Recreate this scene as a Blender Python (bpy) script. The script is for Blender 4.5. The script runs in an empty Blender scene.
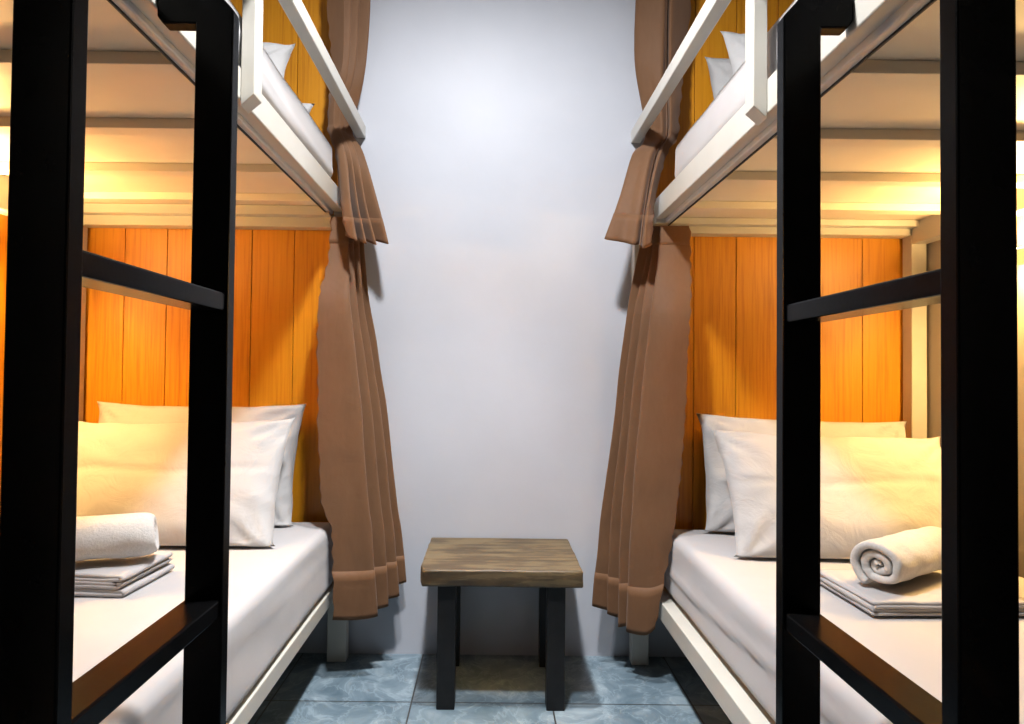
import bpy, bmesh, math, random
from mathutils import Vector, Matrix, noise
random.seed(7)
S = bpy.context.scene
COL = S.collection
PI = math.pi

# ------------------------------------------------------------------ camera
FPX, CAMH = 650.0, 1.05
TH, RO, CX, CY = math.radians(1.146), math.radians(0.62), 492.0, 362.0
F = Vector((0, math.cos(TH), math.sin(TH)))
U0 = Vector((0, -math.sin(TH), math.cos(TH)))
R0 = Vector((1, 0, 0))
RV = math.cos(RO) * R0 + math.sin(RO) * U0
UV = math.cos(RO) * U0 - math.sin(RO) * R0
cd = bpy.data.cameras.new('camera')
cam = bpy.data.objects.new('camera', cd)
COL.objects.link(cam)
cd.sensor_width = 36.0
cd.lens = 36.0 * FPX / 1024.0
cd.shift_x = (512 - CX) / 1024.0
cd.clip_start = 0.02
m = Matrix.Identity(4)
for i in range(3):
    m[i][0], m[i][1], m[i][2] = RV[i], UV[i], -F[i]
m[2][3] = CAMH
cam.matrix_world = m
S.camera = cam

def at_y(px, py, Y):
    """point of the room at depth Y that was measured at a spot of the photograph"""
    a, b = (px - CX) / FPX, (CY - py) / FPX
    d = F + a * RV + b * UV
    t = Y / d.y
    return Vector((t * d.x, Y, CAMH + t * d.z))

# ------------------------------------------------------------------ materials
def mat(name, base=(0.8, 0.8, 0.8), rough=0.5, metal=0.0, spec=0.5):
    mt = bpy.data.materials.new(name)
    mt.use_nodes = True
    b = mt.node_tree.nodes['Principled BSDF']
    b.inputs['Base Color'].default_value = (*base, 1)
    b.inputs['Roughness'].default_value = rough
    b.inputs['Metallic'].default_value = metal
    b.inputs['Specular IOR Level'].default_value = spec
    return mt, mt.node_tree, b

def N(nt, typ, **kw):
    n = nt.nodes.new(typ)
    for k, v in kw.items():
        if k in n.inputs:
            n.inputs[k].default_value = v
        else:
            setattr(n, k, v)
    return n

def coords(nt, scale=(1, 1, 1), rot=(0, 0, 0)):
    tc = N(nt, 'ShaderNodeTexCoord')
    mp = N(nt, 'ShaderNodeMapping')
    mp.inputs['Scale'].default_value = scale
    mp.inputs['Rotation'].default_value = rot
    nt.links.new(tc.outputs['Object'], mp.inputs['Vector'])
    return mp.outputs['Vector']

def ramp(nt, fac, stops):
    r = N(nt, 'ShaderNodeValToRGB')
    cr = r.color_ramp
    while len(cr.elements) < len(stops):
        cr.elements.new(0.5)
    for e, (p, c) in zip(cr.elements, stops):
        e.position = p
        e.color = (*c, 1)
    nt.links.new(fac, r.inputs['Fac'])
    return r.outputs['Color']

def bump(nt, b, height, strength=0.2, dist=0.002):
    bp = N(nt, 'ShaderNodeBump')
    bp.inputs['Strength'].default_value = strength
    bp.inputs['Distance'].default_value = dist
    nt.links.new(height, bp.inputs['Height'])
    nt.links.new(bp.outputs['Normal'], b.inputs['Normal'])
    return bp

def noise_tex(nt, vec, scale, detail=4, rough=0.5):
    n = N(nt, 'ShaderNodeTexNoise')
    n.inputs['Scale'].default_value = scale
    n.inputs['Detail'].default_value = detail
    n.inputs['Roughness'].default_value = rough
    nt.links.new(vec, n.inputs['Vector'])
    return n.outputs['Fac']

def paint(name, c1, c2, rough, scale=6, bstr=0.08, bscale=25, spec=0.5, bdist=0.003):
    c1, c2 = alb(c1), alb(c2)
    mt, nt, b = mat(name, c1, rough, 0, spec)
    v = coords(nt)
    f = noise_tex(nt, v, scale, 5)
    nt.links.new(ramp(nt, f, [(0.35, c1), (0.65, c2)]), b.inputs['Base Color'])
    bump(nt, b, noise_tex(nt, v, bscale, 4), bstr, bdist)
    return mt

ALB = 0.66                                            # every paint and cloth is a little darker than pure white
def alb(c, k=None):
    k = ALB if k is None else k
    return tuple(v * k for v in c)

M = {}
M['wall'] = paint('white wall paint', (0.67, 0.695, 0.765), (0.72, 0.745, 0.815), 0.46, 2.2, 0.22, 9, 0.22, 0.006)
M['beige_wall'] = paint('beige wall paint', (0.50, 0.44, 0.36), (0.54, 0.47, 0.39), 0.5, 4)
M['ceiling'] = paint('ceiling paint', (0.42, 0.42, 0.43), (0.46, 0.46, 0.47), 0.7)
M['brown_wall'] = paint('dark brown wall paint', (0.035, 0.026, 0.02), (0.045, 0.034, 0.026), 0.7)
M['cream'] = paint('cream enamel', (0.72, 0.69, 0.61), (0.76, 0.73, 0.65), 0.32, 8, 0.05, 40)
M['track'] = paint('greyish aluminium track', (0.78, 0.75, 0.73), (0.86, 0.83, 0.80), 0.3, 20, 0.03, 60)
M['black_gap'] = paint('black rubber strip', (0.012, 0.011, 0.011), (0.016, 0.015, 0.015), 0.6)
M['board'] = paint('painted plywood underside', (0.96, 0.85, 0.68), (1.0, 0.90, 0.73), 0.42, 5, 0.06, 18)
M['black'] = paint('black satin enamel', (0.003, 0.003, 0.0032), (0.0045, 0.0045, 0.0048), 0.24, 30, 0.04, 120, 0.06)
M['black_table'] = paint('matt black steel', (0.008, 0.008, 0.009), (0.012, 0.012, 0.013), 0.5, 30, 0.05, 120, 0.3)

def wood_planks(name, c_dark, c_mid, c_lite):
    c_dark, c_mid, c_lite = alb(c_dark), alb(c_mid), alb(c_lite)
    mt, nt, b = mat(name, c_mid, 0.38)
    v = coords(nt, (1, 1, 0.035))
    g1 = noise_tex(nt, v, 95, 6, 0.62)
    g2 = noise_tex(nt, coords(nt, (1, 1, 0.12)), 5, 3)
    mx = N(nt, 'ShaderNodeMath', operation='ADD')
    nt.links.new(g1, mx.inputs[0])
    sc = N(nt, 'ShaderNodeMath', operation='MULTIPLY')
    nt.links.new(g2, sc.inputs[0]); sc.inputs[1].default_value = 0.35
    nt.links.new(sc.outputs[0], mx.inputs[1])
    nt.links.new(ramp(nt, mx.outputs[0], [(0.45, c_dark), (0.66, c_mid), (0.9, c_lite)]), b.inputs['Base Color'])
    bump(nt, b, g1, 0.12, 0.0015)
    return mt
M['plank'] = wood_planks('orange varnished planks', (0.60, 0.205, 0.005), (0.82, 0.325, 0.009), (0.90, 0.39, 0.016))

def linen(name, c1, c2, wr=0.35, wscale=7.0, rough=0.85):
    c1, c2 = alb(c1), alb(c2)
    mt, nt, b = mat(name, c1, rough, 0, 0.25)
    v = coords(nt)
    f = noise_tex(nt, v, 5, 3)
    nt.links.new(ramp(nt, f, [(0.3, c1), (0.7, c2)]), b.inputs['Base Color'])
    w = N(nt, 'ShaderNodeTexNoise')
    w.inputs['Scale'].default_value = wscale
    w.inputs['Detail'].default_value = 5
    w.inputs['Distortion'].default_value = 1.4
    nt.links.new(coords(nt, (1, 0.7, 1.2), (0.3, 0.2, 0.6)), w.inputs['Vector'])
    weave = noise_tex(nt, v, 420, 2)
    a = N(nt, 'ShaderNodeMath', operation='MULTIPLY_ADD')
    nt.links.new(weave, a.inputs[0]); a.inputs[1].default_value = 0.06
    nt.links.new(w.outputs['Fac'], a.inputs[2])
    bump(nt, b, a.outputs[0], wr, 0.012)
    b.inputs['Sheen Weight'].default_value = 0.15
    return mt
M['sheet'] = linen('white cotton sheet', (0.55, 0.535, 0.54), (0.59, 0.575, 0.58), 0.08, 6)
M['pillowcase'] = linen('white cotton pillowcase', (0.63, 0.62, 0.615), (0.67, 0.66, 0.655), 0.5, 9)

def terry(name, c1, c2):
    c1, c2 = alb(c1), alb(c2)
    mt, nt, b = mat(name, c1, 0.95, 0, 0.1)
    v = coords(nt)
    f = noise_tex(nt, v, 160, 3, 0.7)
    nt.links.new(ramp(nt, f, [(0.3, c1), (0.7, c2)]), b.inputs['Base Color'])
    bump(nt, b, f, 0.6, 0.003)
    b.inputs['Sheen Weight'].default_value = 0.3
    return mt
M['towel'] = terry('white terry cloth', (0.72, 0.70, 0.67), (0.82, 0.80, 0.77))

def curtain_mat(name, c1, c2):
    c1, c2 = alb(c1), alb(c2)
    mt, nt, b = mat(name, c1, 0.58, 0, 0.2)
    v = coords(nt, (1, 1, 0.25))
    f = noise_tex(nt, v, 90, 4)
    nt.links.new(ramp(nt, f, [(0.3, c1), (0.7, c2)]), b.inputs['Base Color'])
    w = N(nt, 'ShaderNodeTexNoise')
    w.inputs['Scale'].default_value = 14
    w.inputs['Detail'].default_value = 4
    w.inputs['Distortion'].default_value = 0.8
    nt.links.new(coords(nt, (1, 1, 1.0)), w.inputs['Vector'])
    bump(nt, b, w.outputs['Fac'], 0.38, 0.008)
    b.inputs['Sheen Weight'].default_value = 0.25
    tr = N(nt, 'ShaderNodeBsdfTranslucent')
    tr.inputs['Color'].default_value = (*alb(c2, 2.2), 1)
    ms = N(nt, 'ShaderNodeMixShader')
    ms.inputs[0].default_value = 0.4
    out = nt.nodes['Material Output']
    nt.links.new(b.outputs[0], ms.inputs[1]); nt.links.new(tr.outputs[0], ms.inputs[2])
    nt.links.new(ms.outputs[0], out.inputs['Surface'])
    return mt
M['curtain'] = curtain_mat('brown satin curtain', (0.295, 0.153, 0.075), (0.335, 0.178, 0.089))
M['hem'] = curtain_mat('brown satin hem', (0.30, 0.148, 0.068), (0.34, 0.172, 0.082))

def table_wood():
    mt, nt, b = mat('weathered table planks', (0.2, 0.14, 0.07), 0.55)
    v = coords(nt, (0.10, 1, 1))
    g1 = noise_tex(nt, v, 55, 6, 0.65)
    g2 = noise_tex(nt, coords(nt, (0.5, 1, 1)), 7, 4, 0.6)
    a = N(nt, 'ShaderNodeMath', operation='MULTIPLY_ADD')
    nt.links.new(g2, a.inputs[0]); a.inputs[1].default_value = 0.9
    nt.links.new(g1, a.inputs[2])
    nt.links.new(ramp(nt, a.outputs[0], [(0.55, (0.024, 0.014, 0.006)), (0.95, (0.068, 0.044, 0.019)), (1.30, (0.115, 0.080, 0.037))]), b.inputs['Base Color'])
    bump(nt, b, g1, 0.35, 0.003)
    return mt
M['table_wood'] = table_wood()

def tile_mat():
    mt, nt, b = mat('blue slate tile', (0.2, 0.3, 0.36), 0.28)
    v = coords(nt)
    d = N(nt, 'ShaderNodeTexNoise')
    d.inputs['Scale'].default_value = 7; d.inputs['Detail'].default_value = 7
    d.inputs['Roughness'].default_value = 0.6; d.inputs['Distortion'].default_value = 1.2
    nt.links.new(v, d.inputs['Vector'])
    base = ramp(nt, d.outputs['Fac'], [(0.30, (0.065, 0.102, 0.130)), (0.52, (0.130, 0.180, 0.215)), (0.72, (0.26, 0.32, 0.355))])
    w = N(nt, 'ShaderNodeTexVoronoi', feature='DISTANCE_TO_EDGE')
    w.inputs['Scale'].default_value = 9
    dm = N(nt, 'ShaderNodeVectorMath', operation='MULTIPLY_ADD')
    nt.links.new(d.outputs['Color'], dm.inputs[0]); dm.inputs[1].default_value = (0.28, 0.28, 0.28)
    nt.links.new(v, dm.inputs[2]); nt.links.new(dm.outputs[0], w.inputs['Vector'])
    vein = ramp(nt, w.outputs['Distance'], [(0.0, (0.22, 0.22, 0.22)), (0.07, (0, 0, 0))])
    mx = N(nt, 'ShaderNodeMix', data_type='RGBA')
    nt.links.new(vein, mx.inputs['Factor']); nt.links.new(base, mx.inputs['A'])
    mx.inputs['B'].default_value = (0.45, 0.55, 0.60, 1)
    sep = N(nt, 'ShaderNodeSeparateXYZ'); nt.links.new(v, sep.inputs[0])
    outs = []
    for ax, off in (('X', 0.204), ('Y', 2.103)):
        s = N(nt, 'ShaderNodeMath', operation='SUBTRACT'); nt.links.new(sep.outputs[ax], s.inputs[0]); s.inputs[1].default_value = off - 45 * 0.45 - 0.0025
        k = N(nt, 'ShaderNodeMath', operation='MODULO'); nt.links.new(s.outputs[0], k.inputs[0]); k.inputs[1].default_value = 0.45
        c = N(nt, 'ShaderNodeMath', operation='LESS_THAN'); nt.links.new(k.outputs[0], c.inputs[0]); c.inputs[1].default_value = 0.005
        outs.append(c.outputs[0])
    g = N(nt, 'ShaderNodeMath', operation='MAXIMUM'); nt.links.new(outs[0], g.inputs[0]); nt.links.new(outs[1], g.inputs[1])
    m2 = N(nt, 'ShaderNodeMix', data_type='RGBA')
    nt.links.new(g.outputs[0], m2.inputs['Factor']); nt.links.new(mx.outputs['Result'], m2.inputs['A'])
    m2.inputs['B'].default_value = (0.035, 0.033, 0.03, 1)
    nt.links.new(m2.outputs['Result'], b.inputs['Base Color'])
    inv = N(nt, 'ShaderNodeMath', operation='SUBTRACT'); inv.inputs[0].default_value = 1.0; nt.links.new(g.outputs[0], inv.inputs[1])
    h = N(nt, 'ShaderNodeMath', operation='MULTIPLY_ADD'); nt.links.new(d.outputs['Fac'], h.inputs[0]); h.inputs[1].default_value = 0.5
    nt.links.new(inv.outputs[0], h.inputs[2])
    bump(nt, b, h.outputs[0], 0.25, 0.003)
    return mt
M['tile'] = tile_mat()

def glow(name, col, strength):
    mt, nt, b = mat(name, col, 0.4)
    b.inputs['Emission Color'].default_value = (*col, 1)
    b.inputs['Emission Strength'].default_value = strength
    return mt
M['warm_glow'] = glow('warm lamp tube', (1.0, 0.61, 0.215), 620)
M['cool_glow'] = glow('cool lamp diffuser', (0.93, 0.96, 1.0), 8)

# ------------------------------------------------------------------ object helpers
def link(name, bm, material, parent=None, smooth=False, mats=None):
    me = bpy.data.meshes.new(name)
    off = parent['_o'] if parent is not None and '_o' in parent else None
    bm.normal_update()
    if off is not None:
        bmesh.ops.translate(bm, verts=bm.verts, vec=Vector(off) * -1)
    bm.to_mesh(me); bm.free()
    for x in (mats or [material]):
        me.materials.append(x)
    if smooth:
        for p in me.polygons:
            p.use_smooth = True
    o = bpy.data.objects.new(name, me)
    COL.objects.link(o)
    if parent is not None:
        o.parent = parent
        o['_o'] = list(off) if off is not None else [0, 0, 0]
    return o

def thing(name, loc, label, cat, group=None):
    o = bpy.data.objects.new(name, None)
    o.empty_display_size = 0.1
    COL.objects.link(o)
    o.location = loc
    o['_o'] = list(loc)
    o['label'] = label; o['category'] = cat
    if group:
        o['group'] = group
    return o

def tag(o, label, cat, group=None):
    o['label'] = label; o['category'] = cat
    if group:
        o['group'] = group
    return o

def add_box(bm, x0, x1, y0, y1, z0, z1, bev=0.0015, seg=2):
    vs = [bm.verts.new((x, y, z)) for x in (x0, x1) for y in (y0, y1) for z in (z0, z1)]
    idx = [(0, 1, 3, 2), (4, 6, 7, 5), (0, 4, 5, 1), (2, 3, 7, 6), (0, 2, 6, 4), (1, 5, 7, 3)]
    fs = [bm.faces.new([vs[i] for i in q]) for q in idx]
    if bev:
        es = list({e for f in fs for e in f.edges})
        bmesh.ops.bevel(bm, geom=es, offset=bev, segments=seg, profile=0.5, affect='EDGES')

def box(name, x0, x1, y0, y1, z0, z1, material, parent=None, bev=0.0015, seg=2):
    bm = bmesh.new()
    add_box(bm, min(x0, x1), max(x0, x1), min(y0, y1), max(y0, y1), min(z0, z1), max(z0, z1), bev, seg)
    bmesh.ops.recalc_face_normals(bm, faces=bm.faces)
    return link(name, bm, material, parent)

def prism(name, pts, axis, a0, a1, material, parent=None, bev=0.0012):
    """extrude a 2D outline; axis 'x': pts are (y,z); 'y': pts are (x,z); 'z': pts are (x,y)"""
    bm = bmesh.new()
    def mk(p, a):
        return {'x': (a, p[0], p[1]), 'y': (p[0], a, p[1]), 'z': (p[0], p[1], a)}[axis]
    v0 = [bm.verts.new(mk(p, a0)) for p in pts]
    v1 = [bm.verts.new(mk(p, a1)) for p in pts]
    bm.faces.new(v0); bm.faces.new(v1[::-1])
    n = len(pts)
    for i in range(n):
        bm.faces.new((v0[i], v0[(i + 1) % n], v1[(i + 1) % n], v1[i]))
    bmesh.ops.recalc_face_normals(bm, faces=bm.faces)
    if bev:
        bmesh.ops.bevel(bm, geom=list(bm.edges), offset=bev, segments=2, profile=0.5, affect='EDGES')
    return link(name, bm, material, parent)

def nz(p, s, seed=0.0):
    return noise.noise(Vector((p[0] * s + seed, p[1] * s - seed * 0.7, p[2] * s + seed * 1.3)))

def rounded(x0, x1, y0, y1, z0, z1, r, n, fn=None):
    """a finely divided box with round edges; fn moves each vertex (p, normal) -> p"""
    bm = bmesh.new()
    cx, cy, cz = (x0 + x1) / 2, (y0 + y1) / 2, (z0 + z1) / 2
    hx, hy, hz = (x1 - x0) / 2, (y1 - y0) / 2, (z1 - z0) / 2
    def lin(h, k):
        inner = [(-h + r) + (2 * (h - r)) * i / k for i in range(k + 1)]
        edge = [h - r + r * t for t in (0.25, 0.5, 0.75, 1.0)]
        return [-e for e in edge[::-1]] + inner + edge
    X, Y, Z = lin(hx, n[0]), lin(hy, n[1]), lin(hz, n[2])
    cache = {}
    def V(p):
        key = tuple(round(c, 6) for c in p)
        if key not in cache:
            q = Vector((max(-hx + r, min(hx - r, p[0])), max(-hy + r, min(hy - r, p[1])), max(-hz + r, min(hz - r, p[2]))))
            d = Vector(p) - q
            nn = d.normalized() if d.length > 1e-9 else Vector((0, 0, 1))
            co = q + nn * r + Vector((cx, cy, cz))
            if fn:
                co = fn(co, nn)
            cache[key] = bm.verts.new(co)
        return cache[key]
    def sheet(A, B, mk):
        for i in range(len(A) - 1):
            for j in range(len(B) - 1):
                try:
                    bm.faces.new((V(mk(A[i], B[j])), V(mk(A[i + 1], B[j])), V(mk(A[i + 1], B[j + 1])), V(mk(A[i], B[j + 1]))))
                except ValueError:
                    pass
    for s in (-1, 1):
        sheet(X, Y, lambda a, b: (a, b, s * hz))
        sheet(X, Z, lambda a, b: (a, s * hy, b))
        sheet(Y, Z, lambda a, b: (s * hx, a, b))
    bmesh.ops.recalc_face_normals(bm, faces=bm.faces)
    return bm

# ------------------------------------------------------------------ room shell
XL, XR, YB, YF, ZC = -1.60, 1.60, 2.46, -2.6, 2.72
def struct(name, *a):
    o = box(name, *a)
    o['kind'] = 'structure'
    return o
T = 0.08
struct('floor', XL - T, XR + T, YF - T, YB + T, -T, 0, M['tile'], None, 0)
struct('ceiling', XL - T, XR + T, YF - T, YB + T, ZC, ZC + T, M['ceiling'], None, 0)
struct('wall_back', XL - T, XR + T, YB, YB + T, 0, ZC, M['wall'], None, 0)
struct('wall_left', XL - T, XL, YF, YB, 0, ZC, M['beige_wall'], None, 0)
struct('wall_right', XR, XR + T, YF, YB, 0, ZC, M['beige_wall'], None, 0)
struct('wall_front', XL - T, XR + T, YF - T, YF, 0, ZC, M['brown_wall'], None, 0)

# plank panels (planks are grooves of one panel)
def plank_panel(name, seams, z0, z1, plane, front, back, label):
    """boards between the seam positions; plane 'xz' stands on the back wall, 'yz' on a side wall"""
    bm = bmesh.new()
    g = 0.0012
    for i, (a, b) in enumerate(zip(seams[:-1], seams[1:])):
        jt = random.uniform(0, 0.0012)
        if plane == 'xz':
            add_box(bm, a + g, b - g, front + jt, back, z0, z1, 0.0012, 1)
        else:
            lo, hi = sorted((front, back))
            add_box(bm, lo, hi, a + g, b - g, z0, z1, 0.0012, 1)
    o = link(name, bm, M['plank'])
    o['kind'] = 'structure'
    return o
seL = [-1.575] + [-1.387 + 0.1595 * k for k in range(6)]
plank_panel('trim_1', seL, 0.30, 2.70, 'xz', 2.440, 2.459, '')
seR = [0.598] + [0.757 + 0.1585 * k for k in range(5)] + [1.585]
plank_panel('trim_2', seR, 0.30, 2.70, 'xz', 2.440, 2.459, '')
plank_panel('trim_3', [0.3 + 0.16 * k for k in range(14)][:-1] + [2.425], 0.30, 1.62, 'yz', -1.580, -1.599, '')

# ------------------------------------------------------------------ bunk beds
def bunk(side, P, label):
    """side -1 left, +1 right; P = measured levels"""
    s = side
    xo = P['xo']            # outer face of the aisle rail (absolute)
    xw = P['xw']            # wall side outer face
    y0, y1 = 0.42, 2.42
    root = thing('bunk_bed', (s * (xo + xw) / 2, 1.42, 0), label, 'bunk bed', 'steel bunk beds either side of the aisle')
    B = lambda nm, xa, xb, ya, yb, za, zb, mt=M['cream'], bev=0.0025: box(nm, s * xa, s * xb, ya, yb, za, zb, mt, root, bev)
    ub, ut = P['up']
    # posts
    pa, pb = P['post']
    B('post', pa, pb, 2.385, 2.433, 0.0, ut)
    B('post', xw - 0.055, xw, 2.375, 2.43, 0.0, 2.30)
    B('post', xo, xo + 0.045, y0 - 0.04, y0 + 0.005, 0.0, 2.30)
    B('post', xw - 0.055, xw, y0 - 0.04, y0 + 0.015, 0.0, 2.30)
    # lower bunk rails
    rb, rt = P['low']
    B('side_rail', xo, xo + 0.045, y0, 2.385, rb, rt)
    B('side_rail', xw - 0.05, xw, y0, 2.375, rb, rt)
    B('end_rail', pb, xw - 0.055, 2.385, 2.42, rb, rt)
    B('end_rail', xo + 0.045, xw - 0.055, y0 - 0.03, y0, rb, rt)
    B('lower_deck', xo + 0.045, xw - 0.05, y0, 2.385, rt - 0.022, rt - 0.004, M['board'], 0.001)
    # upper bunk rails
    ub, ut = P['up']
    B('side_rail', xo, xo + 0.035, y0, 2.385, ub, ut, M['cream'], 0.003)
    B('side_rail', xw - 0.055, xw, y0, 2.375, 1.547, ut - 0.01)
    eb, et = P['end']
    B('end_rail', pb + 0.002, xw - 0.055, 2.375, 2.432, eb, et)
    B('end_rail', pb + 0.002, xw - 0.055, 2.33, 2.374, et - 0.014, P['board'] - 0.001)
    B('end_rail', xo + 0.045, xw - 0.055, y0 - 0.03, y0, ub, ut)
    # curtain track under the rail, with its dark lip
    tz = P['track']
    tr = B('curtain_track', xo + 0.033, xo + 0.052, y0 + 0.02, 2.372, tz + 0.003, P['board'] - 0.001, M['track'], 0.003)
    tr['label'] = 'greyish metal curtain track under the upper side rail'
    lip = box('track_strip', s * (xo + 0.0495), s * (xo + 0.0535), y0 + 0.02, 2.372, tz - 0.0015, tz + 0.0034, M['black_gap'], tr, 0.0008)
    lip['label'] = 'black strip along the track'
    # deck boards of the upper bunk: one sheet per bay with a slat under every joint
    zb = P['board']
    ys = P['slats']
    B('upper_deck', xo + 0.035, xw - 0.055, y0, 2.375, zb, zb + 0.015, M['board'], 0.0008)
    for y in ys:
        B('slat', xo + 0.0545, xw - 0.0555, y, y + 0.05, P['slat'], zb - 0.0005, M['board'], 0.0015)
    # guard rail with slanted-foot posts on the aisle side
    ga, gb = P['guard']
    gz0, gz1 = P['gz']
    B('guard_rail', ga, gb, 0.47, 2.4592, gz0, gz1, M['cream'], 0.003)
    for yy in (P['gpy'], 0.50):
        fz = P['gpz']
        xa, xb = s * (xo - 0.03), s * (xo - 0.0005)
        pts = [(xb, fz - 0.024), (xa, fz + 0.002), (xa, gz1), (xb, gz1)]
        gp = prism('guard_post', pts, 'y', yy, yy + 0.048, M['cream'], root, 0.0015)
    return root

PL = dict(xo=0.555, xw=1.577, post=(0.520, 0.590), low=(0.238, 0.287), up=(1.645, 1.715), slat=1.630, board=1.655,
          end=(1.586, 1.634), track=1.630, slats=[0.555, 0.885, 1.216, 1.540, 1.873, 2.180], guard=(0.490, 0.525), gz=(1.945, 1.992), gpy=1.405, gpz=1.655)
PR = dict(xo=0.586, xw=1.590, post=(0.520, 0.582), low=(0.218, 0.280), up=(1.619, 1.694), slat=1.601, board=1.626,
          end=(1.578, 1.616), track=1.601, slats=[0.50, 0.83, 1.160, 1.484, 1.80, 2.110], guard=(0.520, 0.556), gz=(1.938, 1.985), gpy=1.385, gpz=1.632)
bunk(-1, PL, 'cream steel bunk bed on the left of the aisle against the orange plank walls')
bunk(1, PR, 'cream steel bunk bed on the right of the aisle beside the plain beige wall')

# ------------------------------------------------------------------ mattresses
def mattress(name, x0, x1, y0, y1, z0, z1, r, seed, label, amp=0.003, tuck=None, parent_label=None):
    def fn(p, nn):
        d = amp * nz(p, 4.5, seed) + amp * 0.6 * nz((p.x, p.y * 0.4, p.z), 16, seed + 3)
        q = p + nn * d
        if tuck:
            q = tuck(q, nn)
        return q
    bm = rounded(x0, x1, y0, y1, z0, z1, r, (34, 70, 10), fn)
    o = link(name, bm, M['sheet'], None, True)
    return tag(o, label, 'mattress', 'sheeted mattresses on the bunks')

def crease(x_edge, s, z_mid, amp=0.006):
    """pull ridge of the fitted sheet running slantwise along the aisle side"""
    def f(q, nn):
        if nn.x * s < -0.3:
            zl = z_mid + 0.05 * math.sin(q.y * 1.9 + 0.6)
            d = (q.z - zl) / 0.012
            q = q + Vector((-s, 0, 0)) * amp * math.exp(-d * d)
            q = q + Vector((-s, 0, 0)) * 0.0008 * math.sin(q.z * 40 + q.y * 9)
        return q
    return f
mattress('mattress', -1.49, -0.558, 0.46, 2.366, 0.289, 0.516, 0.028, 1.0,
         'white sheeted mattress on the lower left bunk', 0.002, crease(-0.56, -1, 0.47, 0.0018))
mattress('mattress', 0.622, 1.50, 0.46, 2.366, 0.283, 0.506, 0.034, 5.0,
         'white sheeted mattress on the lower right bunk', 0.0025, crease(0.61, 1, 0.43, 0.007))
mattress('mattress', -1.48, -0.562, 0.46, 2.27, 1.7175, 1.855, 0.032, 9.0,
         'white sheeted mattress on the upper left bunk', 0.0025, crease(-0.56, -1, 1.80, 0.002))
mattress('mattress', 0.610, 1.50, 0.46, 2.215, 1.697, 1.850, 0.04, 13.0,
         'white sheeted mattress on the upper right bunk', 0.003)

# ------------------------------------------------------------------ pillows
def pillow(loc, w, h, t, lean, seed, label, roll=0.0, yaw=0.0, pinch=0.045, ears=0.008):
    """pillow standing on its long edge: local x along the bed head, z up, leaning back by lean"""
    bm = bmesh.new()
    nx, ny = 56, 40
    rot = Matrix.Rotation(yaw, 4, 'Z') @ Matrix.Rotation(-lean, 4, 'X') @ Matrix.Rotation(roll, 4, 'Y')
    grid = {}
    def P(i, j, sd):
        u, v = -1 + 2 * i / nx, -1 + 2 * j / ny
        x = w / 2 * u * (1 - pinch * (1 - v * v) * abs(u) ** 3)
        z = h / 2 * v * (1 - (pinch * 1.2 if v > 0 else 0.004) * (1 - u * u) * abs(v) ** 3)
        ear = ears * (abs(u) ** 12) * (abs(v) ** 12)
        x += math.copysign(ear, u); z += ear * 0.6 if v > 0 else 0.0
        prof = max(0.0, (1 - abs(u) ** 3.2) * (1 - abs(v) ** 3.0)) ** 0.55
        sag = 1.0 - 0.22 * v
        y = t / 2 * prof * sag
        wr = 0.0
        p3 = (x, z, seed)
        e = (1 - prof)
        wr += 0.013 * nz((x, z, 0), 6, seed) * prof
        wr += 0.008 * nz((x * 0.6 + z * 0.5, z - x * 0.4, 0), 15, seed + 2) * (0.3 + e)
        ang = math.atan2(v, u)
        # soft creases fanning out of the four corners
        for cx_, cz_ in ((1, 1), (1, -1), (-1, 1), (-1, -1)):
            du, dv = (cx_ - u) * w / 2, (cz_ - v) * h / 2
            dist = math.hypot(du, dv)
            an = math.atan2(abs(dv), abs(du))
            wr += 0.0065 * math.sin(an * 11 + seed * (1 + cx_) + cz_ * 2.1 + 2.5 * nz((x, z, 0), 7, seed)) * math.exp(-((dist - 0.07) / 0.07) ** 2)
        wr += 0.006 * math.sin(ang * 13 + seed + 3 * nz((x, z, 0), 5, seed)) * (abs(u * v) ** 0.8) * prof
        # cross crease
        wr -= 0.006 * math.exp(-((v - 0.12 - 0.06 * math.sin(u * 3 + seed)) / 0.05) ** 2) * prof
        y = y + wr if sd > 0 else y - wr * 0.5
        edge = 0.017 * nz((x, z, 0), 8, seed + 5) * (1 - prof)
        return Vector((x, (-y if sd > 0 else y) + edge, z + h / 2))
    for sd in (1, -1):
        for i in range(nx + 1):
            for j in range(ny + 1):
                bd = i in (0, nx) or j in (0, ny)
                if sd < 0 and bd:
                    grid[(i, j, -1)] = grid[(i, j, 1)]
                else:
                    grid[(i, j, sd)] = bm.verts.new(rot @ P(i, j, sd))
    for sd in (1, -1):
        for i in range(nx):
            for j in range(ny):
                q = [grid[(i, j, sd)], grid[(i + 1, j, sd)], grid[(i + 1, j + 1, sd)], grid[(i, j + 1, sd)]]
                bm.faces.new(q if sd > 0 else q[::-1])
    bmesh.ops.recalc_face_normals(bm, faces=bm.faces)
    zmin = min(v.co.z for v in bm.verts)
    for v in bm.verts:                                    # the weight of the pillow flattens it where it rests
        z = v.co.z - zmin - 0.034
        v.co.z = z if z > 0.012 else 0.012 * max(0.0, (z + 0.034) / 0.046)
    o = link('pillow', bm, M['pillowcase'], None, True)
    o.location = loc
    return tag(o, label, 'pillow', 'white pillows at the heads of the bunks')
D = math.radians
pillow((-1.060, 2.270, 0.519), 0.750, 0.460, 0.15, D(14), 1.7, 'white pillow at the back of the lower left bunk, against the planks', D(0))
pillow((-1.035, 1.975, 0.519), 0.755, 0.448, 0.16, D(30), 4.3, 'white pillow at the front on the lower left bunk, behind the closed towel roll', D(-1.5))
pillow((1.122, 2.270, 0.509), 0.755, 0.432, 0.15, D(14), 8.1, 'white pillow at the back of the lower right bunk, against the planks', D(1.5))
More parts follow.
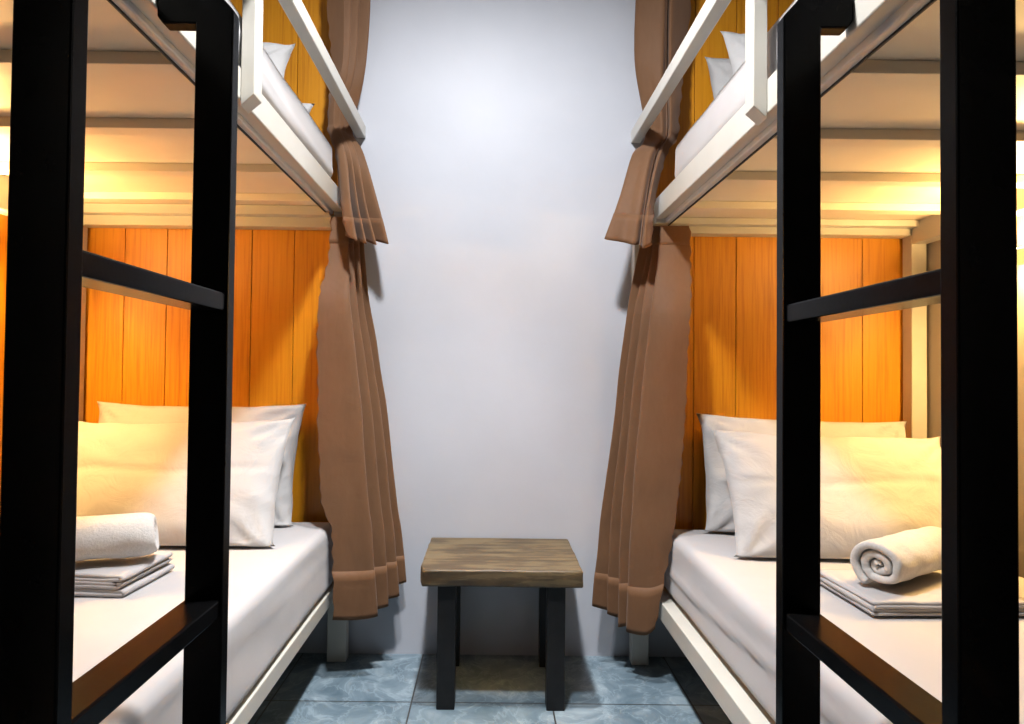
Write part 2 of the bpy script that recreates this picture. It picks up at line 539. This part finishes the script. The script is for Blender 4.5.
pillow((1.108, 1.950, 0.509), 0.745, 0.437, 0.16, D(30), 11.9, 'white pillow at the front on the lower right bunk, behind the spiral towel roll', D(1.0))
pillow((-1.065, 2.130, 1.859), 0.74, 0.375, 0.15, D(18), 15.2, 'white pillow whose pointed corner stands up over the upper left mattress', D(-2))
pillow((-1.030, 2.290, 1.859), 0.74, 0.20, 0.09, D(14), 18.4, 'shaded pillow corner peeping over the upper left mattress, nearest the planks', D(0))
pillow((1.135, 2.065, 1.854), 0.74, 0.42, 0.15, D(20), 21.5, 'white pillow at the front of the upper right bunk, beside the guard post', D(2))
pillow((1.145, 2.285, 1.854), 0.74, 0.41, 0.12, D(13), 25.7, 'shaded pillow at the back of the upper right bunk, against the planks', D(1))

# ------------------------------------------------------------------ towels and folded sheets
def towel_roll(loc, length, R, turns, yaw, seed, label, taper=0.0):
    bm = bmesh.new()
    nu, nv = 150, 26
    th0 = 2 * PI * turns - 0.35 * PI
    pitch = (R - 0.006) / turns
    ring = []
    for i in range(nu + 1):
        a = 2 * PI * turns * i / nu
        r = 0.006 + pitch * a / (2 * PI)
        row = []
        for j in range(nv + 1):
            v = j / nv
            x = (v - 0.5) * length
            e = min(v, 1 - v) * length
            rr = r
            if e < 0.03:                                   # rounded shoulders of the roll
                k = 1 - e / 0.03
                rr = r * (1 - (0.06 + taper) * k * k)
            wob = 0.0035 * nz((x, math.cos(a) * r, math.sin(a) * r), 22, seed) + 0.002 * nz((x, math.cos(a) * r, math.sin(a) * r), 60, seed)
            x += 0.006 * math.sin(a * 0.9 + seed) * (1 if v > 0.5 else -1) * (abs(v - 0.5) * 2) ** 6 - (0.5 - v) * 2 * 0.018 * (1 - r / R) * -1 * (abs(v - 0.5) * 2) ** 8
            rr += wob
            row.append(bm.verts.new((x, rr * math.cos(-a + th0) , rr * math.sin(-a + th0) * 0.93)))
        ring.append(row)
    for i in range(nu):
        for j in range(nv):
            bm.faces.new((ring[i][j], ring[i + 1][j], ring[i + 1][j + 1], ring[i][j + 1]))
    bmesh.ops.recalc_face_normals(bm, faces=bm.faces)
    bmesh.ops.rotate(bm, verts=bm.verts, cent=(0, 0, 0), matrix=Matrix.Rotation(yaw, 3, 'Z'))
    o = link('rolled_towel', bm, M['towel'], None, True)
    o.location = loc
    md = o.modifiers.new('thickness', 'SOLIDIFY'); md.thickness = pitch * 0.80; md.offset = -1
    sd = o.modifiers.new('soft', 'SUBSURF'); sd.levels = 1; sd.render_levels = 1
    return tag(o, label, 'towel', 'rolled white towels on the lower bunks')

def folded_cloth(corner, ang, wx, wy, layers, th, seed, label):
    """cloth folded over itself: 'corner' is the nearest bottom corner, folds round the edge that runs back from it"""
    bm = bmesh.new()
    path = []
    r = th / 2
    for k in range(layers):
        zc = r + k * th
        L = wx - 0.006 * (k % 3)
        st = 0.006 * ((k * 7) % 3)
        fwd = [(-st - (L - st) * t, zc) for t in [i / 16 for i in range(17)]]
        row = fwd[::-1] if k % 2 == 0 else fwd
        path += row
        if k < layers - 1:
            x, _ = path[-1]
            sg = 1 if k % 2 == 0 else -1
            for a in (-60, -30, 0, 30, 60):
                path.append((x + sg * r * 0.9 * math.cos(D(a)), zc + r + r * math.sin(D(a))))
    ny = 26
    rows = []
    for (x, z) in path:
        row = []
        for j in range(ny + 1):
            y = wy * j / ny
            f = z / (layers * th)
            dz = 0.0022 * nz((x, y, z * 6), 12, seed) + 0.0015 * nz((x, y, z * 9), 30, seed)
            dx = 0.004 * nz((x, y, z * 14), 7, seed + 4)
            yy = y + 0.006 * nz((x * 0.3, 0, z * 60), 9, seed + 8) * (1 - j / ny)
            row.append(bm.verts.new((x + dx, yy, z + dz * (0.3 + f))))
        rows.append(row)
    for a, b in zip(rows[:-1], rows[1:]):
        for j in range(ny):
            bm.faces.new((a[j], b[j], b[j + 1], a[j + 1]))
    bmesh.ops.recalc_face_normals(bm, faces=bm.faces)
    zmin = min(v.co.z for v in bm.verts)
    for v in bm.verts:
        v.co.z -= zmin - th * 0.42
    sx = 1
    if wx < 0:
        pass
    bmesh.ops.rotate(bm, verts=bm.verts, cent=(0, 0, 0), matrix=Matrix.Rotation(ang, 3, 'Z'))
    o = link('folded_sheet', bm, M['sheet'], None, True)
    o.location = corner
    md = o.modifiers.new('thickness', 'SOLIDIFY'); md.thickness = th * 0.9; md.offset = 0
    return tag(o, label, 'folded sheet', 'folded white sheets under the towels')

folded_cloth((-0.862, 1.535, 0.520), D(-3), 0.40, 0.215, 6, 0.0085, 2.0, 'folded white sheet on the lower left bunk with its layered edge towards the ladder')
towel_roll((-1.000, 1.610, 0.5745 + 0.059), 0.33, 0.067, 4.0, D(22), 3.0, 'white towel roll with a closed rounded end on the lower left bunk', 0.16)
folded_cloth((1.25, 1.500, 0.512), D(2), 0.38, 0.25, 4, 0.0078, 6.0, 'folded white sheet on the lower right bunk under the spiral towel roll')
towel_roll((1.055, 1.645, 0.541 + 0.064), 0.32, 0.071, 2.8, D(32), 7.0, 'white towel roll showing its spiral end on the lower right bunk')

# ------------------------------------------------------------------ curtains
def catmull(pts, n):
    out = []
    P = [pts[0]] + list(pts) + [pts[-1]]
    segs = len(pts) - 1
    for i in range(n + 1):
        t = i / n * segs
        k = min(int(t), segs - 1)
        f = t - k
        p0, p1, p2, p3 = P[k], P[k + 1], P[k + 2], P[k + 3]
        out.append(tuple(0.5 * ((2 * b) + (-a + c) * f + (2 * a - 5 * b + 4 * c - d) * f * f + (-a + 3 * b - 3 * c + d) * f ** 3)
                         for a, b, c, d in zip(p0, p1, p2, p3)))
    return out

def curtain(name, levels, label, seed, nu=150, nvs=64, band=None, hem=None, wob=0.004):
    """levels: from top to bottom, each a list of (x, y, z) fold points with the same count"""
    rings = [catmull(l, nu) for l in levels]
    cols = [catmull([rings[k][i] for k in range(len(levels))], nvs) for i in range(nu + 1)]
    bm = bmesh.new()
    g = []
    for i in range(nu + 1):
        col = []
        for j in range(nvs + 1):
            x, y, z = cols[i][j]
            f = j / nvs
            x += wob * nz((x * 2, y * 2, z), 6, seed) * min(1, f * 3)
            y += wob * nz((x * 2, y * 2, z), 7, seed + 4) * min(1, f * 3)
            if i < 3:                                     # gathered stitching down the leading edge
                x += 0.004 * math.sin(z * 110 + 2 * nz((0, 0, z), 9, seed)) * (1 - i / 3)
            col.append(bm.verts.new((x, y, z)))
        g.append(col)
    for i in range(nu):
        for j in range(nvs):
            fc = bm.faces.new((g[i][j], g[i + 1][j], g[i + 1][j + 1], g[i][j + 1]))
    bmesh.ops.recalc_face_normals(bm, faces=bm.faces)
    root = link(name, bm, M['curtain'], None, True)
    md = root.modifiers.new('thickness', 'SOLIDIFY'); md.thickness = 0.0022; md.offset = 0
    tag(root, label, 'curtain', 'brown bunk curtains bunched at the back wall')
    def strip(nm, j0, j1, push):
        b2 = bmesh.new()
        rows = []
        for i in range(nu + 1):
            row = []
            for j in range(j0, j1 + 1):
                a = Vector(cols[min(i + 1, nu)][j]) - Vector(cols[max(i - 1, 0)][j])
                row.append(b2.verts.new(g_co[i][j]))
            rows.append(row)
        for i in range(nu):
            for j in range(j1 - j0):
                b2.faces.new((rows[i][j], rows[i + 1][j], rows[i + 1][j + 1], rows[i][j + 1]))
        bmesh.ops.recalc_face_normals(b2, faces=b2.faces)
        o = link(nm, b2, M['hem'], root, True)
        k = o.modifiers.new('thickness', 'SOLIDIFY'); k.thickness = push; k.offset = 0
        return o
    g_co = [[root.data.vertices[i * (nvs + 1) + j].co.copy() for j in range(nvs + 1)] for i in range(nu + 1)]
    if band:
        strip('header_band', 0, int(nvs * band), 0.0038)
    if hem:
        strip('hem', int(nvs * (1 - hem)), nvs, 0.0038)
    return root

def L(rows):
    """fold points measured as (px, py, Y)"""
    return [tuple(at_y(px, py, Y)) for px, py, Y in rows]

# lower left: front panel then folds going back to the wall
YL = [2.22, 2.235, 2.25, 2.285, 2.30, 2.335, 2.35, 2.39, 2.40, 2.42]
def lev(pxs, py, Ys, dpy=None):
    dpy = dpy or [0] * len(pxs)
    return L([(p, py + d, y) for p, y, d in zip(pxs, Ys, dpy)])
curtain('curtain', [
    lev([331, 338, 347, 344, 352, 348, 357, 352, 362, 358], 217, [y * 0.35 + 2.372 * 0.65 for y in YL]),
    lev([328, 338, 349, 344, 354, 348, 360, 353, 365, 360], 260, [y * 0.5 + 2.36 * 0.5 for y in YL]),
    lev([318, 334, 350, 345, 357, 350, 364, 356, 370, 364], 305, YL),
    lev([318, 341, 360, 353, 370, 361, 379, 369, 385, 378], 400, YL),
    lev([321, 348, 368, 361, 380, 369, 390, 379, 396, 390], 500, YL),
    lev([331, 353, 372, 365, 384, 373, 394, 383, 401, 394], 532, YL),
    lev([333, 356, 377, 368, 388, 376, 399, 387, 406, 400], 606, YL, [14, 14, 10, 6, 0, -4, -10, -18, -24, -28]),
], 'brown curtain of the lower left bunk hanging down to the floor side of its rail', 1.0, band=0.11, hem=0.085)

YR = [2.22, 2.225, 2.25, 2.28, 2.295, 2.325, 2.335, 2.355, 2.36, 2.368]
curtain('curtain', [
    lev([690, 676, 661, 663, 655, 659, 651, 654, 645, 648], 226, [y * 0.35 + 2.372 * 0.65 for y in YR]),
    lev([691, 676, 658, 660, 650, 655, 645, 649, 636, 640], 266, [y * 0.5 + 2.36 * 0.5 for y in YR]),
    lev([690, 672, 651, 653, 641, 647, 633, 639, 626, 633], 320, YR),
    lev([685, 664, 640, 643, 630, 637, 622, 630, 614, 622], 420, YR),
    lev([676, 655, 632, 636, 621, 628, 611, 618, 601, 608], 520, YR),
    lev([655, 645, 627, 630, 619, 624, 608, 613, 592, 600], 622, YR, [6, 13, 10, 4, 5, -2, -8, -10, -16, -18]),
], 'brown curtain of the lower right bunk, its orange-lit front edge beside the mattress', 6.0, band=0.11, hem=0.085)

# upper curtains: hang from the ceiling inside the guard rail, flare out below it
YU = [2.25, 2.235, 2.26, 2.25, 2.28, 2.29, 2.31, 2.33, 2.36, 2.38]
top = ZC - 0.03
def ulev(xs, z, Ys):
    return [(x, y, z) for x, y in zip(xs, Ys)]
curtain('curtain', [
    ulev([-0.600, -0.585, -0.548, -0.552, -0.520, -0.528, -0.497, -0.505, -0.470, -0.476], top, [2.33, 2.32, 2.30, 2.31, 2.32, 2.34, 2.35, 2.37, 2.38, 2.40]),
    lev([327, 334, 344, 342, 351, 349, 359, 357, 370, 366], 0, [2.33, 2.32, 2.30, 2.31, 2.32, 2.34, 2.35, 2.37, 2.38, 2.40]),
    lev([332, 336, 343, 342, 349, 348, 356, 354, 366, 362], 60, [2.33, 2.32, 2.30, 2.31, 2.32, 2.34, 2.35, 2.37, 2.38, 2.40]),
    ulev([-0.596, -0.588, -0.566, -0.571, -0.546, -0.553, -0.534, -0.540, -0.505, -0.515], 2.075, [2.33, 2.32, 2.30, 2.31, 2.33, 2.34, 2.36, 2.37, 2.40, 2.41]),
    ulev([-0.598, -0.592, -0.573, -0.577, -0.559, -0.565, -0.547, -0.553, -0.5285, -0.534], 2.00, [2.32, 2.31, 2.30, 2.31, 2.33, 2.34, 2.36, 2.37, 2.40, 2.41]),
    ulev([-0.598, -0.592, -0.573, -0.577, -0.559, -0.565, -0.547, -0.553, -0.5285, -0.534], 1.943, [2.32, 2.31, 2.30, 2.31, 2.33, 2.34, 2.36, 2.37, 2.40, 2.41]),
    ulev([-0.594, -0.586, -0.566, -0.570, -0.550, -0.556, -0.533, -0.540, -0.514, -0.522], 1.914, [2.31, 2.30, 2.29, 2.30, 2.32, 2.33, 2.35, 2.36, 2.39, 2.40]),
    lev([336, 339, 346, 344, 351, 349, 357, 355, 364, 361], 156, [2.29, 2.27, 2.27, 2.29, 2.29, 2.31, 2.32, 2.35, 2.37, 2.39]),
    lev([341, 343, 351, 347, 358, 354, 366, 362, 378, 374], 205, [2.26, 2.23, 2.22, 2.28, 2.23, 2.30, 2.26, 2.33, 2.31, 2.38]),
    lev([347, 349, 357, 352, 366, 361, 376, 371, 388, 383], 240, [2.25, 2.21, 2.20, 2.27, 2.21, 2.29, 2.24, 2.32, 2.29, 2.36], [-4, -3, 1, -4, 4, -1, 5, 0, 4, -1]),
], 'brown curtain of the upper left bunk flaring out in round folds under its guard rail', 11.0, hem=0.07, wob=0.001)
curtain('curtain', [
    ulev([0.705, 0.668, 0.640, 0.635, 0.628, 0.640, 0.612, 0.570, 0.535, 0.560], top, [2.36, 2.33, 2.31, 2.34, 2.31, 2.35, 2.33, 2.35, 2.38, 2.41]),
    lev([691, 680, 671, 668, 667, 668, 664, 650, 636, 642], 0, [2.36, 2.33, 2.31, 2.34, 2.31, 2.35, 2.33, 2.35, 2.38, 2.41]),
    lev([684, 677, 670, 667, 666, 666, 662, 648, 635, 640], 60, [2.36, 2.33, 2.31, 2.34, 2.31, 2.35, 2.33, 2.35, 2.38, 2.41]),
    ulev([0.675, 0.650, 0.628, 0.625, 0.618, 0.626, 0.602, 0.580, 0.545, 0.560], 2.06, [2.34, 2.32, 2.31, 2.33, 2.32, 2.35, 2.34, 2.36, 2.39, 2.41]),
    ulev([0.668, 0.648, 0.630, 0.627, 0.620, 0.626, 0.606, 0.588, 0.5605, 0.567], 1.995, [2.34, 2.32, 2.31, 2.33, 2.32, 2.35, 2.34, 2.36, 2.39, 2.41]),
    ulev([0.668, 0.648, 0.630, 0.627, 0.620, 0.626, 0.606, 0.588, 0.5605, 0.567], 1.936, [2.34, 2.32, 2.31, 2.33, 2.32, 2.35, 2.34, 2.36, 2.39, 2.41]),
    ulev([0.658, 0.640, 0.624, 0.621, 0.614, 0.620, 0.600, 0.578, 0.546, 0.556], 1.906, [2.34, 2.32, 2.31, 2.33, 2.32, 2.35, 2.34, 2.36, 2.39, 2.41]),
    lev([666, 662, 659, 656, 655, 656, 650, 642, 632, 638], 156, [2.30, 2.28, 2.27, 2.30, 2.28, 2.32, 2.30, 2.32, 2.34, 2.38]),
    lev([655, 652, 649, 646, 646, 648, 642, 631, 619, 625], 200, [2.26, 2.24, 2.23, 2.27, 2.24, 2.28, 2.25, 2.27, 2.29, 2.33]),
    lev([651, 648, 643, 640, 640, 642, 635, 622, 605, 612], 242, [2.24, 2.22, 2.21, 2.25, 2.22, 2.27, 2.23, 2.25, 2.26, 2.31], [3, 5, 6, 2, 6, 0, 3, 0, -3, -4]),
], 'brown curtain of the upper right bunk with a broad flat fold under its guard rail', 17.0, hem=0.07, wob=0.001)

# ------------------------------------------------------------------ ladders
def ladder(s, xi, xo, zr, hookx, yn, hz, label):
    """s side, xi aisle face, xo bed face (absolute), zr list of rung bottoms, hookx where the hooks end"""
    root = thing('ladder', (s * (xi + xo) / 2, 0.86, 0), label, 'ladder', 'black ladders hooked on the bunks')
    for y in (yn, 1.05):
        zt = 1.676
        pts = [(xi, 0.006), (xi, zt - 0.034), (xi + 0.030, zt), (hookx, zt), (hookx, hz + 0.012), (hookx - 0.009, hz), (xo, hz), (xo, 0.006)]
        p = prism('post', [(s * a, b) for a, b in pts], 'y', y, y + 0.027, M['black'], root, 0.0025)
        box('foot_cap', s * (xi - 0.001), s * (xo + 0.001), y - 0.001, y + 0.028, 0.0, 0.0055, M['black_gap'], p, 0.001)
    for z in zr:
        box('rung', s * (xi + 0.004), s * (xo - 0.001), yn + 0.0272, 1.0498, z, z + 0.029, M['black'], root, 0.003)
    return root
ladder(-1, 0.4285, 0.490, [0.165, 0.656, 1.149], 0.5535, 0.651, 1.619, 'black steel ladder hooked on the left bunk')
ladder(1, 0.4705, 0.532, [0.155, 0.645, 1.140], 0.5845, 0.656, 1.623, 'black steel ladder hooked on the right bunk')

# ------------------------------------------------------------------ bedside table
tb = thing('bedside_table', (0.036, 2.235, 0), 'small square side table with weathered plank top and black legs against the white wall', 'table')
def tt(p, nn):
    d = 0.0022 * nz((p.x * 0.5, p.y * 3, p.z * 3), 8, 3)
    g = 0.0
    for yy in (2.155, 2.285):
        if nn.z > 0.5:
            g -= 0.0022 * math.exp(-((p.y - yy) / 0.003) ** 2)
    q = p + nn * (d + g)
    if nn.y < -0.3:
        q = q + Vector((0, 1, 0)) * 0.004 * nz((p.x, p.z * 3, 0), 14, 5)
    c = math.exp(-((p.x + 0.22) / 0.02) ** 2) * math.exp(-((p.y - 2.036) / 0.03) ** 2)
    return q + Vector((0.008, 0.008, -0.003)) * c
bm = rounded(-0.220, 0.292, 2.036, 2.446, 0.389, 0.441, 0.006, (40, 60, 4), tt)
link('tabletop', bm, M['table_wood'], tb, True)
for x0 in (-0.163, 0.182):
    for y0 in (2.056, 2.36):
        box('leg', x0, x0 + 0.057, y0, y0 + 0.055, 0.0, 0.3885, M['black_table'], tb, 0.002)

# ------------------------------------------------------------------ lamps
def lathe(name, prof, c, material, parent, n=40):
    bm = bmesh.new()
    rows = [[bm.verts.new((c[0] + r * math.cos(2 * PI * k / n), c[1] + r * math.sin(2 * PI * k / n), c[2] + z)) for k in range(n)] for r, z in prof]
    for a, b in zip(rows[:-1], rows[1:]):
        for k in range(n):
            bm.faces.new((a[k], a[(k + 1) % n], b[(k + 1) % n], b[k]))
    bm.faces.new(rows[0]); bm.faces.new(rows[-1][::-1])
    bmesh.ops.recalc_face_normals(bm, faces=bm.faces)
    return link(name, bm, material, parent, False)
LX, LY = -0.06, 1.20
cl = thing('ceiling_light', (LX, LY, ZC), 'round white ceiling light high over the aisle', 'lamp')
lathe('housing', [(0.115, 0.0), (0.115, -0.018), (0.100, -0.022)], (LX, LY, ZC), M['cream'], cl)
lathe('diffuser', [(0.098, -0.0222), (0.09, -0.028), (0.04, -0.030)], (LX, LY, ZC), M['cool_glow'], cl)
def area(name, loc, size, power, col, rot=(0, 0, 0), shape='DISK', sy=None):
    ld = bpy.data.lights.new(name, 'AREA')
    ld.shape = shape; ld.size = size
    if sy:
        ld.size_y = sy
    ld.energy = power; ld.color = col
    o = bpy.data.objects.new(name, ld)
    COL.objects.link(o)
    o.location = loc; o.rotation_euler = rot
    return o
area('ceiling_lamp_light', (LX, LY, ZC - 0.034), 0.17, 45, (0.96, 0.965, 0.985))

DX, DY = -0.06, 1.80
dl = thing('downlight', (DX, DY, ZC), 'small recessed downlight over the side table', 'lamp')
lathe('trim_ring', [(0.062, 0.0), (0.062, -0.006), (0.047, -0.010), (0.045, -0.002)], (DX, DY, ZC), M['cream'], dl)
lathe('lens', [(0.044, -0.003), (0.03, -0.0045), (0.01, -0.005)], (DX, DY, ZC), M['cool_glow'], dl)
ld = bpy.data.lights.new('downlight_lamp', 'SPOT')
ld.energy = 185; ld.color = (0.97, 0.97, 0.985)
ld.spot_size = D(58); ld.spot_blend = 1.0; ld.shadow_soft_size = 0.045
lo = bpy.data.objects.new('downlight_lamp', ld)
COL.objects.link(lo)
lo.location = (DX, DY, ZC - 0.06)

def bunk_lamp(s, x, y0, y1, z, label):
    """a shielded warm tube between two end sockets on a narrow backplate"""
    root = thing('bunk_lamp', (s * x, (y0 + y1) / 2, z), label, 'lamp')
    box('backplate', s * (x - 0.014), s * (x - 0.001), y0 - 0.02, y1 + 0.02, z - 0.02, z + 0.02, M['cream'], root, 0.003)
    for ya in (y0 - 0.018, y1):
        box('socket', s * (x - 0.062), s * (x - 0.0142), ya, ya + 0.018, z - 0.018, z + 0.018, M['cream'], root, 0.003)
    bm = bmesh.new()
    bmesh.ops.create_cone(bm, cap_ends=True, segments=20, radius1=0.013, radius2=0.013, depth=y1 - y0 - 0.0004,
                          matrix=Matrix.Translation((s * (x - 0.042), (y0 + y1) / 2, z)) @ Matrix.Rotation(PI / 2, 4, 'X'))
    link('tube', bm, M['warm_glow'], root)
    # opaque shade on the aisle side, added to keep warm light off the back wall
    prism('light_shield', [(s * (x - 0.0625), z + 0.006), (s * (x - 0.088), z - 0.047), (s * (x - 0.0895), z - 0.046), (s * (x - 0.0640), z + 0.007)],
          'y', y0 - 0.018, y1 + 0.0, M['cream'], root, 0)
bunk_lamp(-1, 1.580, 1.70, 1.94, 1.45, 'small warm tube lamp on the plank side wall of the lower left bunk')
bunk_lamp(1, 1.600, 1.70, 1.94, 1.43, 'small warm tube lamp on the beige side wall of the lower right bunk')

# ------------------------------------------------------------------ world, colour
w = bpy.data.worlds.new('World')
S.world = w
w.use_nodes = True
w.node_tree.nodes['Background'].inputs['Color'].default_value = (0.5, 0.5, 0.55, 1)
w.node_tree.nodes['Background'].inputs['Strength'].default_value = 0.0
vs = S.view_settings
vs.view_transform = 'Standard'; vs.look = 'None'; vs.gamma = 1.0; vs.use_curve_mapping = False
vs.exposure = 0.68
for o in bpy.data.objects:
    if '_o' in o:
        del o['_o']
